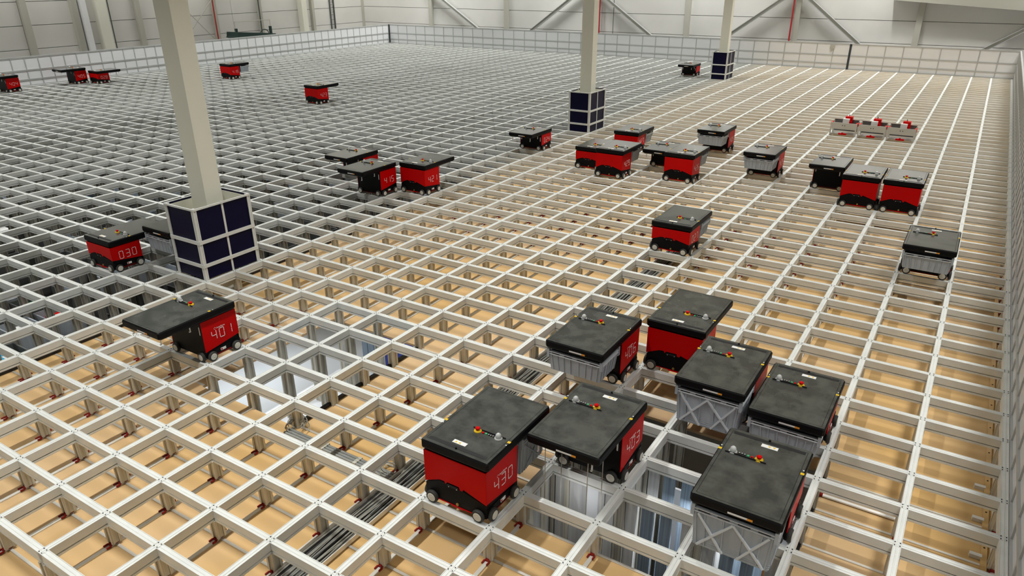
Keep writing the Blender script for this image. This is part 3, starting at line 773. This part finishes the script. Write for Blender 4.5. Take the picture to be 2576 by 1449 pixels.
sheet(s2, 'white_sheet', 'whitesheet', -3.75 * LX, 1.5 * LB, -1.5, -2.9 * LX, 1.55 * LB, -.45)
sheet(s2, 'white_sheet', 'whitesheet', -3.9 * LX, .15 * LB, -1.6, -2.2 * LX, .85 * LB, -1.55)
sheet(s2, 'blue_sheet', 'blue', -3.45 * LX, 1.7 * LB, -1.8, -3.1 * LX, 1.75 * LB, -.5)
sheet(s2, 'orange_strip', 'orange', -3.25 * LX, 1.6 * LB, -1.5, -3.2 * LX, 1.64 * LB, -.5)
for k, (x, y, z) in enumerate(((-2.5, -.5, -1.2), (-2.5, 1.5, -.9), (-3.5, -.5, -1.75))):
    c = empty('brown_carton', (x * LX, y * LB, ZF)); tag(c, '%s brown carton down in the shaft under the foreground trio' % ('nearest', 'middle', 'lowest')[k], 'carton', 'cartons in the shaft')
    link('carton_box', MB().box(-.14, -.12, 0, .14, .12, z - ZF).mesh('carton_box', 'card'), c)
    link('carton_flap', MB().box(-.14, -.13, z - ZF, .0, .10, z - ZF + .02).mesh('carton_flap', 'card'), c)
# area lights added for work lamps below, to brighten the two shafts
area((-12.6 * LX, 1.2 * LB, -.42), 1.0, 2.4, 17, (.86, .94, 1.0))
area((-10.2 * LX, 4.9 * LB, -.42), 1.4, .5, 6, (.86, .94, 1.0))
area((-9.9 * LX, 3.45 * LB, -.42), 1.2, .2, 3, (.86, .94, 1.0))
area((-3.0 * LX, .5 * LB, -.3), .5, .3, 12, (.92, .96, 1.0))
area((-4.5 * LX, -.5 * LB, -.13), .4, .2, .5, (.95, .97, 1.0), (R(50), 0, 0))

# ------------------------------------------------------------------ cables, conduits and small fittings on the deck
tray = empty('cable_tray', (-6.74 * LX, 0, ZD + .014)); tag(tray, 'steel cable tray full of thin cables running under the middle rails', 'cable tray')
link('tray_bed', MB().box(-.125, yb + .1, 0, .125, 14 * LB, .008).mesh('tray_bed', 'cableblk'), tray)
for s in (-1, 1): link('tray_side', MB().box(s * .125 - .005, yb + .1, 0, s * .125 + .005, 14 * LB, .045).mesh('tray_side', 'strip'), tray)
for k in range(18):
    x0 = -.10 + k * .012; pts = []; ph = random.random() * 6
    for j in range(41):
        y = yb + .2 + (14 * LB - yb - .4) * j / 40
        pts.append((x0 + .011 * math.sin(j * .7 + ph), y, .018 + .012 * math.sin(j * 1.1 + ph * 2) + .004))
    link('cable', MB().tube(pts, .0055, 5).mesh('cable', ('cable', 'cableblk', 'cable', 'conduit')[k % 4]), tray)
for k in range(3):
    y = -1.3 * LB + (k - 1) * .036
    o = empty('conduit', (-9.0 * LX, y, ZD + .032)); tag(o, '%s of three grey conduits side by side crossing the tan deck' % ('front', 'middle', 'back')[k], 'conduit', 'grey conduits on the deck')
    link('conduit_pipe', MB().cyl((0, 0, 0), .016, 0, 1.45, 'x', 10).mesh('conduit_pipe', 'conduit'), o)
    for x in (.55, 1.0): link('conduit_clip', MB().box(x - .02, -.02, -.02, x + .02, .02, .02).mesh('conduit_clip', 'steel'), o)
for nm, (x, y), lb in (('a', (-8.97, -1.1), 'tangle of pale wires where the grey conduits meet the shaft'), ('b', (-7.05, -1.15), 'tangle of pale cables where the conduits meet the cable tray')):
    m = MB()
    for k in range(7):
        r_ = random.uniform(.05, .12); cx, cy = random.uniform(-.05, .05), random.uniform(-.05, .05); zc = random.uniform(.05, .09); tl = random.uniform(-.3, .3)
        m.tube([(cx + r_ * math.cos(t * .33), cy + r_ * math.sin(t * .33), zc + tl * r_ * math.cos(t * .33)) for t in range(16)], .005, 5)
    o = link('wire_tangle', m.mesh('wire_tangle', 'cable')); o.location = (x * LX, y * LB, ZD); tag(o, lb, 'wires', None, 'stuff')
for k in range(5):
    b = k
    o = empty('junction_box', (-.17 * LX, (b + .17) * LB, ZD)); tag(o, '%s small white junction box on the deck beside the right fence' % ('nearest', 'second nearest', 'third nearest', 'fourth nearest', 'farthest')[k], 'box', 'junction boxes along the right fence')
    link('box_case', MB().box(-.05, -.02, 0, .04, .02, .035).mesh('box_case', 'white'), o); link('box_plug', MB().box(.04, -.01, .005, .055, .01, .03).mesh('box_plug', 'cable'), o)
o = empty('edge_board', (0, 0, ZD)); tag(o, 'long pale board lying along the right edge of the deck', 'board')
link('board', MB().box(-.09, yb + .1, .012, -.045, ye - .3, .032).mesh('board', 'deck'), o)
for b in range(0, 20): link('board_screw', MB().cyl((-.068, (b + .4) * LB, .032), .008, 0, .004, 'z', 6).mesh('board_screw', 'groove'), o)
o = empty('loose_bar', (-2 * LX, 2.42 * LB, ZD + .012)); tag(o, 'bright loose metal bar lying across one cell near the right fence', 'bar')
link('bar', MB().box(.06, -.016, 0, .95 * LX, .016, .014).mesh('bar', 'white'), o); link('bar_end', MB().box(.03, -.018, 0, .06, .018, .02).mesh('bar_end', 'redbit'), o)
